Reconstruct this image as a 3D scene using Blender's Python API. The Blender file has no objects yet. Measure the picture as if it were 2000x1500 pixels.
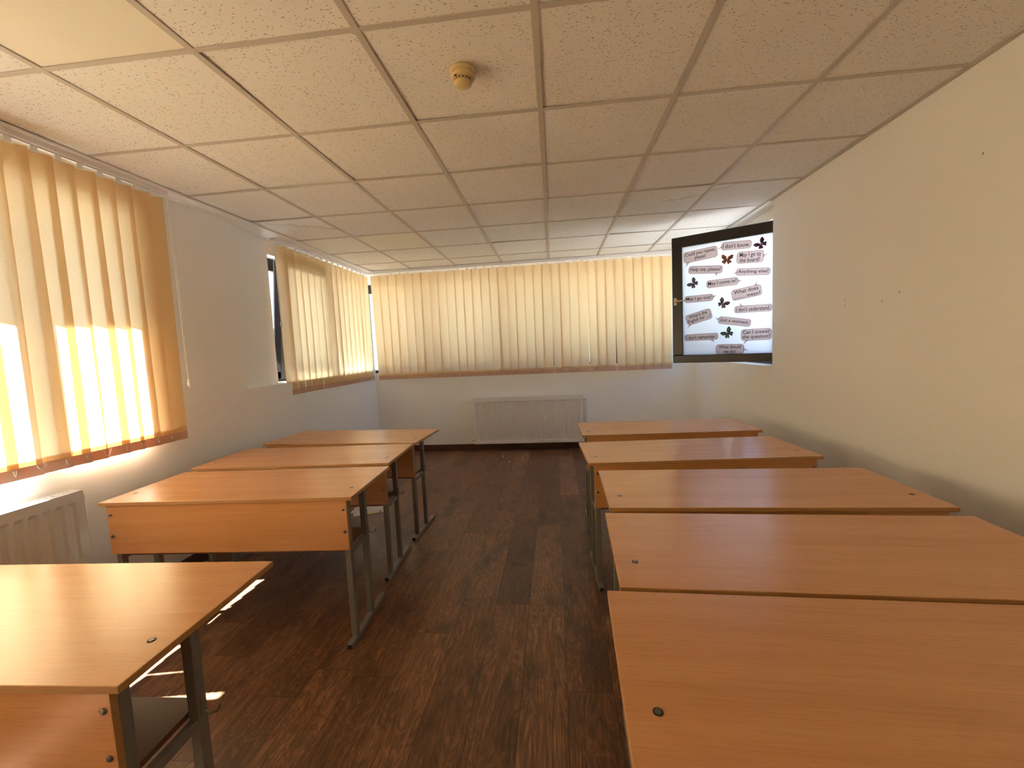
import bpy, bmesh, math, random
from mathutils import Vector, Matrix

S = bpy.context.scene
C = S.collection
rnd = random.Random(7)

# ------------------------------------------------------------------ camera
CAMZ = 1.3704                      # eye height above the floor
CEIL = CAMZ + 1.0890
cam = bpy.data.cameras.new('camera')
cam.sensor_fit = 'HORIZONTAL'; cam.sensor_width = 36.0
cam.lens = 829.56 / 2000 * 36.0
cam.clip_start = 0.02; cam.clip_end = 300
co = bpy.data.objects.new('camera', cam); C.objects.link(co)
yaw, pitch, roll = -0.1033, -0.0850, -0.0461
f = Vector((math.sin(yaw)*math.cos(pitch), math.cos(yaw)*math.cos(pitch), math.sin(pitch)))
r = Vector((math.cos(yaw), -math.sin(yaw), 0)); u = r.cross(f)
r2 = math.cos(roll)*r + math.sin(roll)*u
u2 = -math.sin(roll)*r + math.cos(roll)*u
m = Matrix((r2, u2, -f)).transposed().to_4x4()
m.translation = Vector((0, 0, CAMZ))
co.matrix_world = m
S.camera = co

# ------------------------------------------------------------------ world, sun, exposure
SKY_STR, SUN_STR, EXPO = 0.150, 48.0, 1.56
w = bpy.data.worlds.new('sky'); S.world = w; w.use_nodes = True
nt = w.node_tree; nt.nodes.clear()
sky = nt.nodes.new('ShaderNodeTexSky'); sky.sky_type = 'NISHITA'; sky.sun_disc = False
sky.sun_elevation = math.radians(57.7); sky.sun_rotation = math.radians(-99.0)
sky.air_density = 1.3; sky.dust_density = 0.8; sky.ozone_density = 1.0
bg = nt.nodes.new('ShaderNodeBackground'); bg.inputs['Strength'].default_value = SKY_STR
wo = nt.nodes.new('ShaderNodeOutputWorld')
cool = nt.nodes.new('ShaderNodeMix'); cool.data_type = 'RGBA'; cool.blend_type = 'MULTIPLY'; cool.inputs[0].default_value = 1.0
cool.inputs[7].default_value = (0.76, 1.02, 1.34, 1)
nt.links.new(sky.outputs['Color'], cool.inputs[6]); nt.links.new(cool.outputs[2], bg.inputs['Color']); nt.links.new(bg.outputs[0], wo.inputs[0])
SUN_DIR = Vector((1.0, 0.16, -1.6)).normalized()     # the way the light travels
sl = bpy.data.lights.new('sun', 'SUN'); sl.energy = SUN_STR; sl.angle = math.radians(0.55)
sl.color = (1.0, 0.99, 0.96)
so = bpy.data.objects.new('sun', sl); C.objects.link(so)
so.rotation_euler = SUN_DIR.to_track_quat('-Z', 'Y').to_euler(); so.location = (-6, 0, 9)

S.view_settings.view_transform = 'Standard'; S.view_settings.look = 'None'
S.view_settings.exposure = EXPO; S.view_settings.gamma = 1.0
S.view_settings.use_curve_mapping = False
cy = S.cycles
cy.max_bounces = 14; cy.diffuse_bounces = 8; cy.glossy_bounces = 4; cy.transmission_bounces = 8
cy.transparent_max_bounces = 12; cy.sample_clamp_indirect = 6.0; cy.use_denoising = True
cy.caustics_reflective = False; cy.caustics_refractive = False

# ------------------------------------------------------------------ helpers
def link(o, parent=None):
    C.objects.link(o)
    if parent is not None: o.parent = parent
    return o

class MB:
    """collects shapes, then links them as one mesh object"""
    def __init__(s): s.bm = bmesh.new(); s.mi = 0
    def _done(s, geom):
        for fc in geom: fc.material_index = s.mi
    def box(s, x0, x1, y0, y1, z0, z1, M=None):
        vs = [s.bm.verts.new(Vector(p) if M is None else M @ Vector(p)) for p in
              ((x0,y0,z0),(x1,y0,z0),(x1,y1,z0),(x0,y1,z0),(x0,y0,z1),(x1,y0,z1),(x1,y1,z1),(x0,y1,z1))]
        fs = [s.bm.faces.new([vs[i] for i in q]) for q in
              ((3,2,1,0),(4,5,6,7),(0,1,5,4),(1,2,6,5),(2,3,7,6),(3,0,4,7))]
        s._done(fs); return s
    def tube(s, pts, rad, n=8, caps=True, closed=False):
        pts = [Vector(p) for p in pts]; rings = []
        N = len(pts)
        for i, p in enumerate(pts):
            a = pts[(i-1) % N] if (closed or i > 0) else p
            b = pts[(i+1) % N] if (closed or i < N-1) else p
            t = (b - a)
            t = t.normalized() if t.length > 1e-9 else Vector((0,0,1))
            ref = Vector((0,0,1)) if abs(t.z) < 0.9 else Vector((1,0,0))
            e1 = t.cross(ref).normalized(); e2 = t.cross(e1)
            rr = rad[i] if isinstance(rad, (list, tuple)) else rad
            rings.append([s.bm.verts.new(p + rr*(math.cos(2*math.pi*k/n)*e1 + math.sin(2*math.pi*k/n)*e2)) for k in range(n)])
        fs = []
        for i in range(N if closed else N-1):
            A, B = rings[i], rings[(i+1) % N]
            for k in range(n): fs.append(s.bm.faces.new((A[k], A[(k+1) % n], B[(k+1) % n], B[k])))
        if caps and not closed:
            fs.append(s.bm.faces.new(rings[0][::-1])); fs.append(s.bm.faces.new(rings[-1]))
        s._done(fs); return s
    def lathe(s, prof, n=32, M=None):
        rings = []
        for rr, z in prof:
            rings.append([s.bm.verts.new((M or Matrix()) @ Vector((rr*math.cos(2*math.pi*k/n), rr*math.sin(2*math.pi*k/n), z))) for k in range(n)])
        fs = []
        for A, B in zip(rings, rings[1:]):
            for k in range(n): fs.append(s.bm.faces.new((A[k], A[(k+1) % n], B[(k+1) % n], B[k])))
        fs.append(s.bm.faces.new(rings[0][::-1])); fs.append(s.bm.faces.new(rings[-1]))
        s._done(fs); return s
    def poly(s, pts, M=None, depth=None):
        """flat polygon (x,y) extruded along z by depth"""
        T = M or Matrix()
        a = [s.bm.verts.new(T @ Vector((p[0], p[1], 0))) for p in pts]
        fs = [s.bm.faces.new(a)]
        if depth:
            b = [s.bm.verts.new(T @ Vector((p[0], p[1], depth))) for p in pts]
            fs.append(s.bm.faces.new(b[::-1]))
            for i in range(len(a)):
                j = (i+1) % len(a); fs.append(s.bm.faces.new((a[j], a[i], b[i], b[j])))
        s._done(fs); return s
    def build(s, name, mats, parent=None, bevel=0, smooth=False, seg=2, recalc=True):
        if recalc: bmesh.ops.recalc_face_normals(s.bm, faces=s.bm.faces)
        me = bpy.data.meshes.new(name); s.bm.to_mesh(me); s.bm.free()
        for mt in (mats if isinstance(mats, (list, tuple)) else [mats]): me.materials.append(mt)
        o = link(bpy.data.objects.new(name, me), parent)
        if smooth:
            for p in me.polygons: p.use_smooth = True
        if bevel:
            b = o.modifiers.new('bevel', 'BEVEL'); b.width = bevel; b.segments = seg; b.limit_method = 'ANGLE'
            b.angle_limit = math.radians(40)
        return o

def thing(name, label, cat, loc=(0,0,0), rz=0, group=None):
    o = bpy.data.objects.new(name, None); C.objects.link(o)
    o.empty_display_size = 0.1
    o.location = loc; o.rotation_euler = (0,0,rz); o['label'] = label; o['category'] = cat
    if group: o['group'] = group
    return o
def tag(o, label, cat, group=None):
    o['label'] = label; o['category'] = cat
    if group: o['group'] = group
    return o
def struct(o): o['kind'] = 'structure'; return o
def copy_tree(o, parent=None):
    c = o.copy(); C.objects.link(c)
    if parent is not None: c.parent = parent
    for ch in list(o.children): copy_tree(ch, c)
    return c

# ------------------------------------------------------------------ materials
def mat(name, col=(0.8,0.8,0.8), rough=0.5, metal=0.0, spec=0.5):
    mm = bpy.data.materials.new(name); mm.use_nodes = True
    b = mm.node_tree.nodes['Principled BSDF']
    b.inputs['Base Color'].default_value = (*col, 1); b.inputs['Roughness'].default_value = rough
    b.inputs['Metallic'].default_value = metal; b.inputs['Specular IOR Level'].default_value = spec
    return mm
def N(mm, typ, **kw):
    n = mm.node_tree.nodes.new(typ)
    for k, v in kw.items():
        if hasattr(n, k): setattr(n, k, v)
        else: n.inputs[k.replace('_', ' ')].default_value = v
    return n
def L(mm, a, b): mm.node_tree.links.new(a, b)
def bsdf(mm): return mm.node_tree.nodes['Principled BSDF']
def math_(mm, op, a, b=None, c=None, clamp=False):
    n = N(mm, 'ShaderNodeMath', operation=op); n.use_clamp = clamp
    for i, v in enumerate((a, b, c)):
        if v is None: continue
        if isinstance(v, (int, float)): n.inputs[i].default_value = v
        else: L(mm, v, n.inputs[i])
    return n.outputs[0]
def ramp(mm, fac, stops):
    n = N(mm, 'ShaderNodeValToRGB'); e = n.color_ramp.elements
    while len(e) < len(stops): e.new(0.5)
    for el, (p, c) in zip(e, stops): el.position = p; el.color = (*c, 1)
    L(mm, fac, n.inputs[0]); return n.outputs[0]
def mixc(mm, fac, a, b, blend='MIX'):
    n = N(mm, 'ShaderNodeMix', data_type='RGBA', blend_type=blend)
    for s, v in ((n.inputs[0], fac), (n.inputs[6], a), (n.inputs[7], b)):
        if isinstance(v, (int, float)): s.default_value = v
        elif isinstance(v, tuple): s.default_value = (*v, 1)
        else: L(mm, v, s)
    return n.outputs[2]
def objco(mm):
    return N(mm, 'ShaderNodeTexCoord').outputs['Object']
def mapping(mm, co_, scale=(1,1,1), loc=(0,0,0)):
    n = N(mm, 'ShaderNodeMapping'); n.inputs['Scale'].default_value = scale; n.inputs['Location'].default_value = loc
    L(mm, co_, n.inputs['Vector']); return n.outputs[0]
def noise(mm, v, scale, detail=3, rough=0.5, dist=0.0):
    n = N(mm, 'ShaderNodeTexNoise'); n.inputs['Scale'].default_value = scale; n.inputs['Detail'].default_value = detail
    n.inputs['Roughness'].default_value = rough; n.inputs['Distortion'].default_value = dist
    L(mm, v, n.inputs['Vector']); return n.outputs[0]
def bump(mm, h, strength=0.2, dist=0.01):
    n = N(mm, 'ShaderNodeBump'); n.inputs['Strength'].default_value = strength; n.inputs['Distance'].default_value = dist
    L(mm, h, n.inputs['Height']); L(mm, n.outputs[0], bsdf(mm).inputs['Normal'])

# painted plaster
def make_wall():
    mm = mat('wall_paint', (0.80, 0.76, 0.70), 0.75, spec=0.25)
    c = objco(mm); n1 = noise(mm, c, 1.3, 4, 0.6); n2 = noise(mm, c, 90, 3)
    L(mm, ramp(mm, n1, [(0.3, (0.865,0.865,0.865)), (0.7, (0.895,0.895,0.895))]), bsdf(mm).inputs['Base Color'])
    bump(mm, n2, 0.08, 0.002); return mm
M_WALL = make_wall()

# beech laminate: long fine grain along local x
def make_beech():
    mm = mat('beech_laminate', (0.6,0.34,0.15), 0.3, spec=0.8)
    c = objco(mm)
    oi = N(mm, 'ShaderNodeObjectInfo').outputs['Random']
    comb = N(mm, 'ShaderNodeCombineXYZ'); L(mm, math_(mm, 'MULTIPLY', oi, 17.0), comb.inputs[0]); L(mm, math_(mm, 'MULTIPLY', oi, 31.0), comb.inputs[1])
    ad = N(mm, 'ShaderNodeVectorMath', operation='ADD'); L(mm, c, ad.inputs[0]); L(mm, comb.outputs[0], ad.inputs[1]); c = ad.outputs[0]
    g1 = noise(mm, mapping(mm, c, (0.55, 7, 7)), 2.2, 4, 0.55, 0.6)
    g2 = noise(mm, mapping(mm, c, (1.6, 60, 60)), 3.0, 3, 0.6)
    g3 = noise(mm, mapping(mm, c, (14, 190, 190)), 2.0, 2, 0.6)
    base = ramp(mm, g1, [(0.25, (0.52,0.232,0.085)), (0.5, (0.60,0.283,0.112)), (0.78, (0.66,0.335,0.142))])
    x = mixc(mm, 0.35, base, ramp(mm, g2, [(0.3, (0.49,0.215,0.080)), (0.7, (0.66,0.325,0.135))]))
    fl = ramp(mm, g3, [(0.60, (1,1,1)), (0.72, (0.80,0.74,0.68))])
    x = mixc(mm, 0.6, x, fl, 'MULTIPLY')
    L(mm, x, bsdf(mm).inputs['Base Color'])
    L(mm, ramp(mm, g2, [(0.3, (0.235,)*3), (0.7, (0.265,)*3)]), bsdf(mm).inputs['Roughness'])
    return mm
M_BEECH = make_beech()
def make_edge():
    mm = mat('beech_edge_band', (0.44,0.205,0.07), 0.45)
    g = noise(mm, mapping(mm, objco(mm), (2, 40, 160)), 3.0, 3)
    L(mm, ramp(mm, g, [(0.3, (0.38,0.185,0.062)), (0.7, (0.50,0.265,0.10))]), bsdf(mm).inputs['Base Color'])
    return mm
M_EDGE = make_edge()
M_SHELF = mat('brown_shelf_board', (0.15,0.062,0.026), 0.45)

# dark wood-look vinyl planks along y
def make_floor():
    mm = mat('plank_floor', (0.1,0.05,0.02), 0.38, spec=0.5)
    c = objco(mm); sep = N(mm, 'ShaderNodeSeparateXYZ'); L(mm, c, sep.inputs[0])
    PW, PL = 0.182, 1.12
    xs = math_(mm, 'DIVIDE', sep.outputs[0], PW); col = math_(mm, 'FLOOR', xs); fx = math_(mm, 'FRACT', xs)
    wn = N(mm, 'ShaderNodeTexWhiteNoise', noise_dimensions='1D'); L(mm, col, wn.inputs['W'])
    ys = math_(mm, 'ADD', math_(mm, 'DIVIDE', sep.outputs[1], PL), wn.outputs['Value'])
    row = math_(mm, 'FLOOR', ys); fy = math_(mm, 'FRACT', ys)
    cid = N(mm, 'ShaderNodeCombineXYZ'); L(mm, col, cid.inputs[0]); L(mm, row, cid.inputs[1])
    wn2 = N(mm, 'ShaderNodeTexWhiteNoise', noise_dimensions='3D'); L(mm, cid.outputs[0], wn2.inputs['Vector'])
    sc = N(mm, 'ShaderNodeVectorMath', operation='SCALE'); L(mm, wn2.outputs['Color'], sc.inputs[0]); sc.inputs['Scale'].default_value = 23.0
    ad = N(mm, 'ShaderNodeVectorMath', operation='ADD'); L(mm, c, ad.inputs[0]); L(mm, sc.outputs[0], ad.inputs[1]); v = ad.outputs[0]
    g1 = noise(mm, mapping(mm, v, (5.0, 1.1, 1)), 1.6, 4, 0.55, 1.0)          # broad cathedral bands
    rings = math_(mm, 'FRACT', math_(mm, 'MULTIPLY', g1, 13.0))
    ring = math_(mm, 'ABSOLUTE', math_(mm, 'SUBTRACT', rings, 0.5))
    g2 = noise(mm, mapping(mm, v, (70, 3.2, 1)), 2.0, 4, 0.65)                 # fine streaks
    g3 = noise(mm, mapping(mm, v, (3.0, 1.4, 1)), 2.0, 3, 0.6)
    tint = ramp(mm, wn2.outputs['Value'], [(0.0, (0.088,0.037,0.017)), (0.3, (0.120,0.052,0.025)), (0.7, (0.155,0.070,0.034)), (1.0, (0.185,0.088,0.044))])
    x = mixc(mm, 0.75, tint, ramp(mm, g2, [(0.28, (0.42,0.40,0.38)), (0.5, (1.1,1.1,1.1)), (0.72, (2.1,2.05,1.95))]), 'MULTIPLY')
    x = mixc(mm, 0.75, x, ramp(mm, ring, [(0.0, (0.50,0.47,0.45)), (0.14, (0.95,0.95,0.95)), (0.38, (1.05,1.05,1.05)), (0.5, (1.75,1.75,1.7))]), 'MULTIPLY')
    x = mixc(mm, 0.8, x, ramp(mm, g3, [(0.30, (0.35,0.32,0.32)), (0.46, (1,1,1)), (0.8, (1.3,1.27,1.25))]), 'MULTIPLY')
    ex = math_(mm, 'MINIMUM', fx, math_(mm, 'SUBTRACT', 1.0, fx)); ey = math_(mm, 'MINIMUM', fy, math_(mm, 'SUBTRACT', 1.0, fy))
    ex = math_(mm, 'MULTIPLY', ex, PW); ey = math_(mm, 'MULTIPLY', ey, PL)
    e = math_(mm, 'MINIMUM', ex, ey)
    seam = math_(mm, 'LESS_THAN', e, 0.0018)
    x = mixc(mm, math_(mm, 'MULTIPLY', seam, 0.7), x, (0.03,0.014,0.007))
    L(mm, x, bsdf(mm).inputs['Base Color'])
    L(mm, ramp(mm, g2, [(0.3, (0.34,)*3), (0.7, (0.46,)*3)]), bsdf(mm).inputs['Roughness'])
    h = math_(mm, 'SUBTRACT', math_(mm, 'MULTIPLY', g2, 0.5), seam)
    bump(mm, h, 0.18, 0.002)
    return mm
M_FLOOR = make_floor()
def make_base():
    mm = mat('baseboard_dark_wood', (0.08,0.035,0.016), 0.4)
    g = noise(mm, mapping(mm, objco(mm), (3, 3, 60)), 2.0, 4, 0.6)
    L(mm, ramp(mm, g, [(0.3, (0.055,0.022,0.010)), (0.7, (0.12,0.052,0.024))]), bsdf(mm).inputs['Base Color'])
    return mm
M_BASE = make_base()

# mineral fibre ceiling tiles
def make_tile(specks=True, col=(0.85,0.835,0.80), stains=False):
    mm = mat('ceiling_tile' + ('' if specks else '_plain'), col, 0.85, spec=0.15)
    c = objco(mm)
    n0 = noise(mm, c, 2.1, 3)
    x = ramp(mm, n0, [(0.3, tuple(v*0.97 for v in col)), (0.7, tuple(min(1, v*1.03) for v in col))])
    if specks:
        d = noise(mm, c, 26, 2); ad = N(mm, 'ShaderNodeVectorMath', operation='ADD')
        def worms(sc, rot, lo, hi):
            mp = N(mm, 'ShaderNodeMapping'); mp.inputs['Rotation'].default_value = (0,0,rot); mp.inputs['Scale'].default_value = (1, 2.6, 1)
            L(mm, c, mp.inputs['Vector'])
            vo = N(mm, 'ShaderNodeTexVoronoi'); vo.inputs['Scale'].default_value = sc; L(mm, mp.outputs[0], vo.inputs['Vector'])
            wn = N(mm, 'ShaderNodeTexWhiteNoise', noise_dimensions='3D'); L(mm, vo.outputs['Position'], wn.inputs['Vector'])
            keep = math_(mm, 'GREATER_THAN', wn.outputs['Value'], 0.45)
            dd = math_(mm, 'ADD', vo.outputs['Distance'], math_(mm, 'MULTIPLY', d, 0.18))
            hit = math_(mm, 'LESS_THAN', dd, hi)
            return math_(mm, 'MULTIPLY', hit, keep)
        w1 = worms(46, 0.5, 0, 0.27); w2 = worms(50, 1.9, 0, 0.26); w3 = worms(95, 1.1, 0, 0.22)
        wsum = math_(mm, 'MAXIMUM', math_(mm, 'MAXIMUM', w1, w2), w3)
        x = mixc(mm, math_(mm, 'MULTIPLY', wsum, 0.85), x, (0.22,0.16,0.11))
        bump(mm, math_(mm, 'SUBTRACT', 1.0, wsum), 0.4, 0.003)
    # two dried water marks: wobbly thin rims
    sep = N(mm, 'ShaderNodeSeparateXYZ'); L(mm, c, sep.inputs[0])
    wob = math_(mm, 'MULTIPLY', math_(mm, 'SUBTRACT', noise(mm, c, 9, 4, 0.7), 0.5), 0.22)
    def line(x0, y0, x1, y1, wd, half):
        ln = math.hypot(x1-x0, y1-y0); tx, ty = (x1-x0)/ln, (y1-y0)/ln
        a = math_(mm, 'ADD', math_(mm, 'MULTIPLY', math_(mm, 'SUBTRACT', sep.outputs[0], x0), -ty), math_(mm, 'MULTIPLY', math_(mm, 'SUBTRACT', sep.outputs[1], y0), tx))
        b = math_(mm, 'ADD', math_(mm, 'MULTIPLY', math_(mm, 'SUBTRACT', sep.outputs[0], x0), tx), math_(mm, 'MULTIPLY', math_(mm, 'SUBTRACT', sep.outputs[1], y0), ty))
        dist = math_(mm, 'ABSOLUTE', math_(mm, 'ADD', a, wob))
        rim = math_(mm, 'SUBTRACT', 1.0, math_(mm, 'DIVIDE', dist, wd), clamp=True)
        inr = math_(mm, 'MULTIPLY', math_(mm, 'GREATER_THAN', b, 0.0), math_(mm, 'LESS_THAN', b, ln))
        return math_(mm, 'MULTIPLY', rim, inr)
    s_ = math_(mm, 'MAXIMUM', line(-2.30, 3.33, -1.80, 3.62, 0.030, 1), line(0.90, 3.60, 1.33, 3.34, 0.026, 1))
    x = mixc(mm, math_(mm, 'MULTIPLY', s_, 0.42), x, (0.42,0.27,0.15))
    L(mm, x, bsdf(mm).inputs['Base Color'])
    return mm
M_TILE = make_tile(); M_TILE2 = make_tile(False, (0.86,0.82,0.70)); M_TILE3 = make_tile(False, (0.85,0.835,0.80))
M_GRID = mat('ceiling_grid_enamel', (0.56,0.51,0.45), 0.5)
M_TRIMW = mat('white_trim', (0.84,0.82,0.79), 0.45)
M_RAIL = mat('rail_aluminium_white', (0.80,0.77,0.75), 0.35)
M_CHAIN = mat('chain_plastic', (0.86,0.84,0.78), 0.4)

# vertical blind cloth: thin woven cloth that lets light through
def make_cloth(name, refl, trans, tw=0.55):
    mm = bpy.data.materials.new(name); mm.use_nodes = True; nt = mm.node_tree; nt.nodes.clear()
    out = nt.nodes.new('ShaderNodeOutputMaterial')
    d = nt.nodes.new('ShaderNodeBsdfDiffuse'); t = nt.nodes.new('ShaderNodeBsdfTranslucent'); mx = nt.nodes.new('ShaderNodeMixShader')
    c = objco(mm); wv = noise(mm, mapping(mm, c, (400, 400, 60)), 1.0, 2)
    L(mm, ramp(mm, wv, [(0.3, tuple(v*0.93 for v in refl)), (0.7, refl)]), d.inputs['Color'])
    L(mm, ramp(mm, wv, [(0.3, tuple(v*0.93 for v in trans)), (0.7, trans)]), t.inputs['Color'])
    mx.inputs[0].default_value = tw
    L(mm, d.outputs[0], mx.inputs[1]); L(mm, t.outputs[0], mx.inputs[2]); L(mm, mx.outputs[0], out.inputs[0])
    return mm
M_CLOTH = make_cloth('blind_cloth_apricot', (0.84,0.58,0.30), (0.96,0.77,0.47), 0.27)
M_HEM = make_cloth('blind_hem_weight', (0.72,0.46,0.34), (0.75,0.42,0.25), 0.14)

M_FRAME = mat('window_frame_anthracite', (0.016,0.013,0.014), 0.35)
M_FRAMEG = mat('window_frame_daylit_grey', (0.33,0.36,0.40), 0.45)  # lighter frame grey, daylight on the black profile put into the colour
def make_glass():
    mm = bpy.data.materials.new('window_glass'); mm.use_nodes = True; nt = mm.node_tree; nt.nodes.clear()
    out = nt.nodes.new('ShaderNodeOutputMaterial'); t = nt.nodes.new('ShaderNodeBsdfTransparent'); g = nt.nodes.new('ShaderNodeBsdfGlossy')
    t.inputs[0].default_value = (0.93,0.96,0.95,1); g.inputs['Roughness'].default_value = 0.02
    lw = nt.nodes.new('ShaderNodeLayerWeight'); mx = nt.nodes.new('ShaderNodeMixShader')
    fr = math_(mm, 'ADD', math_(mm, 'MULTIPLY', math_(mm, 'POWER', lw.outputs['Facing'], 5.0), 0.5), 0.03)
    L(mm, fr, mx.inputs[0]); L(mm, t.outputs[0], mx.inputs[1]); L(mm, g.outputs[0], mx.inputs[2]); L(mm, mx.outputs[0], out.inputs[0])
    return mm
M_GLASS = make_glass()
def make_frost():
    mm = bpy.data.materials.new('frosted_film_glass'); mm.use_nodes = True; nt = mm.node_tree; nt.nodes.clear()
    out = nt.nodes.new('ShaderNodeOutputMaterial'); t = nt.nodes.new('ShaderNodeBsdfTranslucent'); g = nt.nodes.new('ShaderNodeBsdfDiffuse')
    t.inputs[0].default_value = (0.92,0.96,1.0,1); g.inputs[0].default_value = (0.80,0.84,0.90,1); mx = nt.nodes.new('ShaderNodeMixShader'); mx.inputs[0].default_value = 0.80
    L(mm, g.outputs[0], mx.inputs[1]); L(mm, t.outputs[0], mx.inputs[2]); L(mm, mx.outputs[0], out.inputs[0])
    return mm
M_FROST = make_frost()
M_METAL = mat('grey_painted_steel', (0.21,0.195,0.18), 0.42, 0.2)
M_SCREW = mat('zinc_screw', (0.22,0.20,0.18), 0.3, 0.9)
M_CAP = mat('black_plastic', (0.02,0.02,0.02), 0.5)
M_RAD = mat('radiator_white_enamel', (0.78,0.76,0.75), 0.35)
M_RADD = mat('radiator_inside_dark', (0.10,0.09,0.09), 0.6)
M_CHROME = mat('valve_chrome', (0.7,0.66,0.6), 0.25, 0.9)
M_CREAM = mat('aged_cream_plastic', (0.66,0.50,0.24), 0.45)
M_DARK = mat('dark_slot', (0.015,0.01,0.008), 0.7)
M_HANDLE = mat('champagne_handle', (0.62,0.53,0.38), 0.35, 0.4)
M_OUT = mat('outside_render_wall', (0.75,0.70,0.66), 0.8)

# ------------------------------------------------------------------ the room
XL, XN, XR, XNR, YB, YF = -2.4674, -2.5555, 1.7902, 1.852, 5.6318, -2.75
TOP = 2.75; TH = 0.36
HEAD = 2.317
# floor and slab
b = MB(); b.box(XL-0.5, XR+0.5, YF-0.3, YB+0.4, -0.12, 0.0); fl = struct(b.build('floor', M_FLOOR))

def wall_grid(b, axis, face, back, a0, a1, z0, z1, holes):
    """solid wall made of boxes around the holes. axis 'x': wall plane at x=face..back running along y"""
    ys = sorted({a0, a1, *[h[0] for h in holes], *[h[1] for h in holes]})
    zs = sorted({z0, z1, *[h[2] for h in holes], *[h[3] for h in holes]})
    for i in range(len(ys)-1):
        for j in range(len(zs)-1):
            ym, zm = (ys[i]+ys[i+1])/2, (zs[j]+zs[j+1])/2
            if any(h[0] < ym < h[1] and h[2] < zm < h[3] for h in holes): continue
            lo, hi = min(face, back), max(face, back)
            if axis == 'x': b.box(lo, hi, ys[i], ys[i+1], zs[j], zs[j+1])
            else: b.box(ys[i], ys[i+1], lo, hi, zs[j], zs[j+1])

W1 = (-2.40, 2.30, 0.864, 2.245)      # left window by the near blind (y0,y1,z0,z1)
W2 = (3.690, 5.52, 1.150, HEAD)       # left window in the shallow recess
NL0, NLZ = 3.166, 1.142               # recess start and ledge
W3 = (-2.552, 1.50, 1.100, 2.317)      # back window (x0,x1,z0,z1)
NR0, NRZ = 3.722, 1.116
W4 = (3.800, 5.40, 1.118, 2.345)
b = MB()
wall_grid(b, 'x', XL, XN-0.001, YF-0.3, NL0, 0, TOP, [(W1[0], W1[1], W1[2], W1[3])])
wall_grid(b, 'x', XL, XN-0.001, NL0, YB, 0, NLZ, [])
wall_grid(b, 'x', XN, XL-TH, YF-0.3, YB+TH, 0, TOP, [(W1[0], W1[1], W1[2], W1[3]), (W2[0], W2[1], W2[2], W2[3])])
wl = struct(b.build('wall_left', M_WALL))
b = MB(); wall_grid(b, 'y', YB, YB+TH, XN, XNR, 0, TOP, [(W3[0], W3[1], W3[2], W3[3])]); struct(b.build('wall_back', M_WALL))
b = MB()
wall_grid(b, 'x', XR, XNR+0.001, YF-0.3, NR0, 0, TOP, [])
wall_grid(b, 'x', XR, XNR+0.001, NR0, YB, 0, NRZ, [])
wall_grid(b, 'x', XNR, XR+TH, YF-0.3, YB+TH, 0, TOP, [W4])
wr = struct(b.build('wall_right', M_WALL))
b = MB(); b.box(XL-TH, XR+TH, YF-0.3, YF, 0, TOP); struct(b.build('wall_front', M_WALL))
# small plaster chips on the right wall
for (y, z, s_) in ((2.845,1.569,.0032),(2.844,1.535,.0032),(2.546,1.532,.0036),(2.426,1.567,.0038),(2.017,2.080,.0036)):
    b = MB(); b.lathe([(s_*1.0, 0), (s_*0.6, 0.0012)], 9, Matrix.Translation((XR, y, z)) @ Matrix.Rotation(-math.pi/2, 4, 'Y') @ Matrix.Scale(1.5, 4, (1,0,0)))
    ch = b.build('plaster_chip', mat('plaster_chip_brown', (0.35,0.25,0.14), 0.9), wr)

# baseboards
b = MB(); b.box(XL, XR, YB-0.014, YB, 0, 0.088); struct(b.build('baseboard_back', M_BASE, bevel=0.003))
b = MB(); b.box(XL, XL+0.014, YF, YB-0.014, 0, 0.088); struct(b.build('baseboard_left', M_BASE, bevel=0.003))
b = MB(); b.box(XR-0.014, XR, YF, YB-0.014, 0, 0.088); struct(b.build('baseboard_right', M_BASE, bevel=0.003))

# ceiling: tiles of 600 lying on a T-bar grid, edge angle round the room
GX, GY = -0.0244, 1.4702
b = MB()
trnd = random.Random(3)
plain = {(-4,-1): 1, (-3,4): 1, (-4,0): 0}
for i in range(-4, 3):
    for j in range(-8, 8):
        x0 = max(GX+0.6*i, XN-0.01); x1 = min(GX+0.6*(i+1), XNR+0.01) if i < 2 else GX+0.6*(i+1)
        y0 = GY+0.6*j; y1 = min(GY+0.6*(j+1), YB+0.01)
        if y1 < YF or y0 > YB: continue
        g = 0.0045
        b.mi = 0
        if (i, j) in ((-3, -1), (-3, 4)): b.mi = 1
        elif (i, j) in ((-4, 2),): b.mi = 2
        z = CEIL + 0.0026
        dz = [trnd.uniform(0, 0.0010) + (0.004 if trnd.random() < 0.13 else 0) for _ in range(4)]
        xs0, xs1, ys0, ys1 = x0+g, x1-g, y0+g, y1-g
        vs = [b.bm.verts.new(p) for p in ((xs0,ys0,z+dz[0]),(xs1,ys0,z+dz[1]),(xs1,ys1,z+dz[2]),(xs0,ys1,z+dz[3]),
                                           (xs0,ys0,z+.018),(xs1,ys0,z+.018),(xs1,ys1,z+.018),(xs0,ys1,z+.018))]
        for q in ((3,2,1,0),(4,5,6,7),(0,1,5,4),(1,2,6,5),(2,3,7,6),(3,0,4,7)):
            fc = b.bm.faces.new([vs[k] for k in q]); fc.material_index = b.mi
ceil = struct(b.build('ceiling', [M_TILE, M_TILE2, M_TILE3]))
b = MB()
for i in range(-4, 4):
    x = GX+0.6*i; b.box(x-0.012, x+0.012, YF, YB, CEIL-0.0015, CEIL+0.0025); b.box(x-0.001, x+0.001, YF, YB, CEIL, CEIL+0.035)
for j in range(-7, 7):
    y = GY+0.6*j; b.box(XN, XNR, y-0.011, y+0.011, CEIL-0.0010, CEIL+0.0022); b.box(XN, XNR, y-0.001, y+0.001, CEIL, CEIL+0.03)
b.build('ceiling_grid', M_GRID, ceil)
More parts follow.
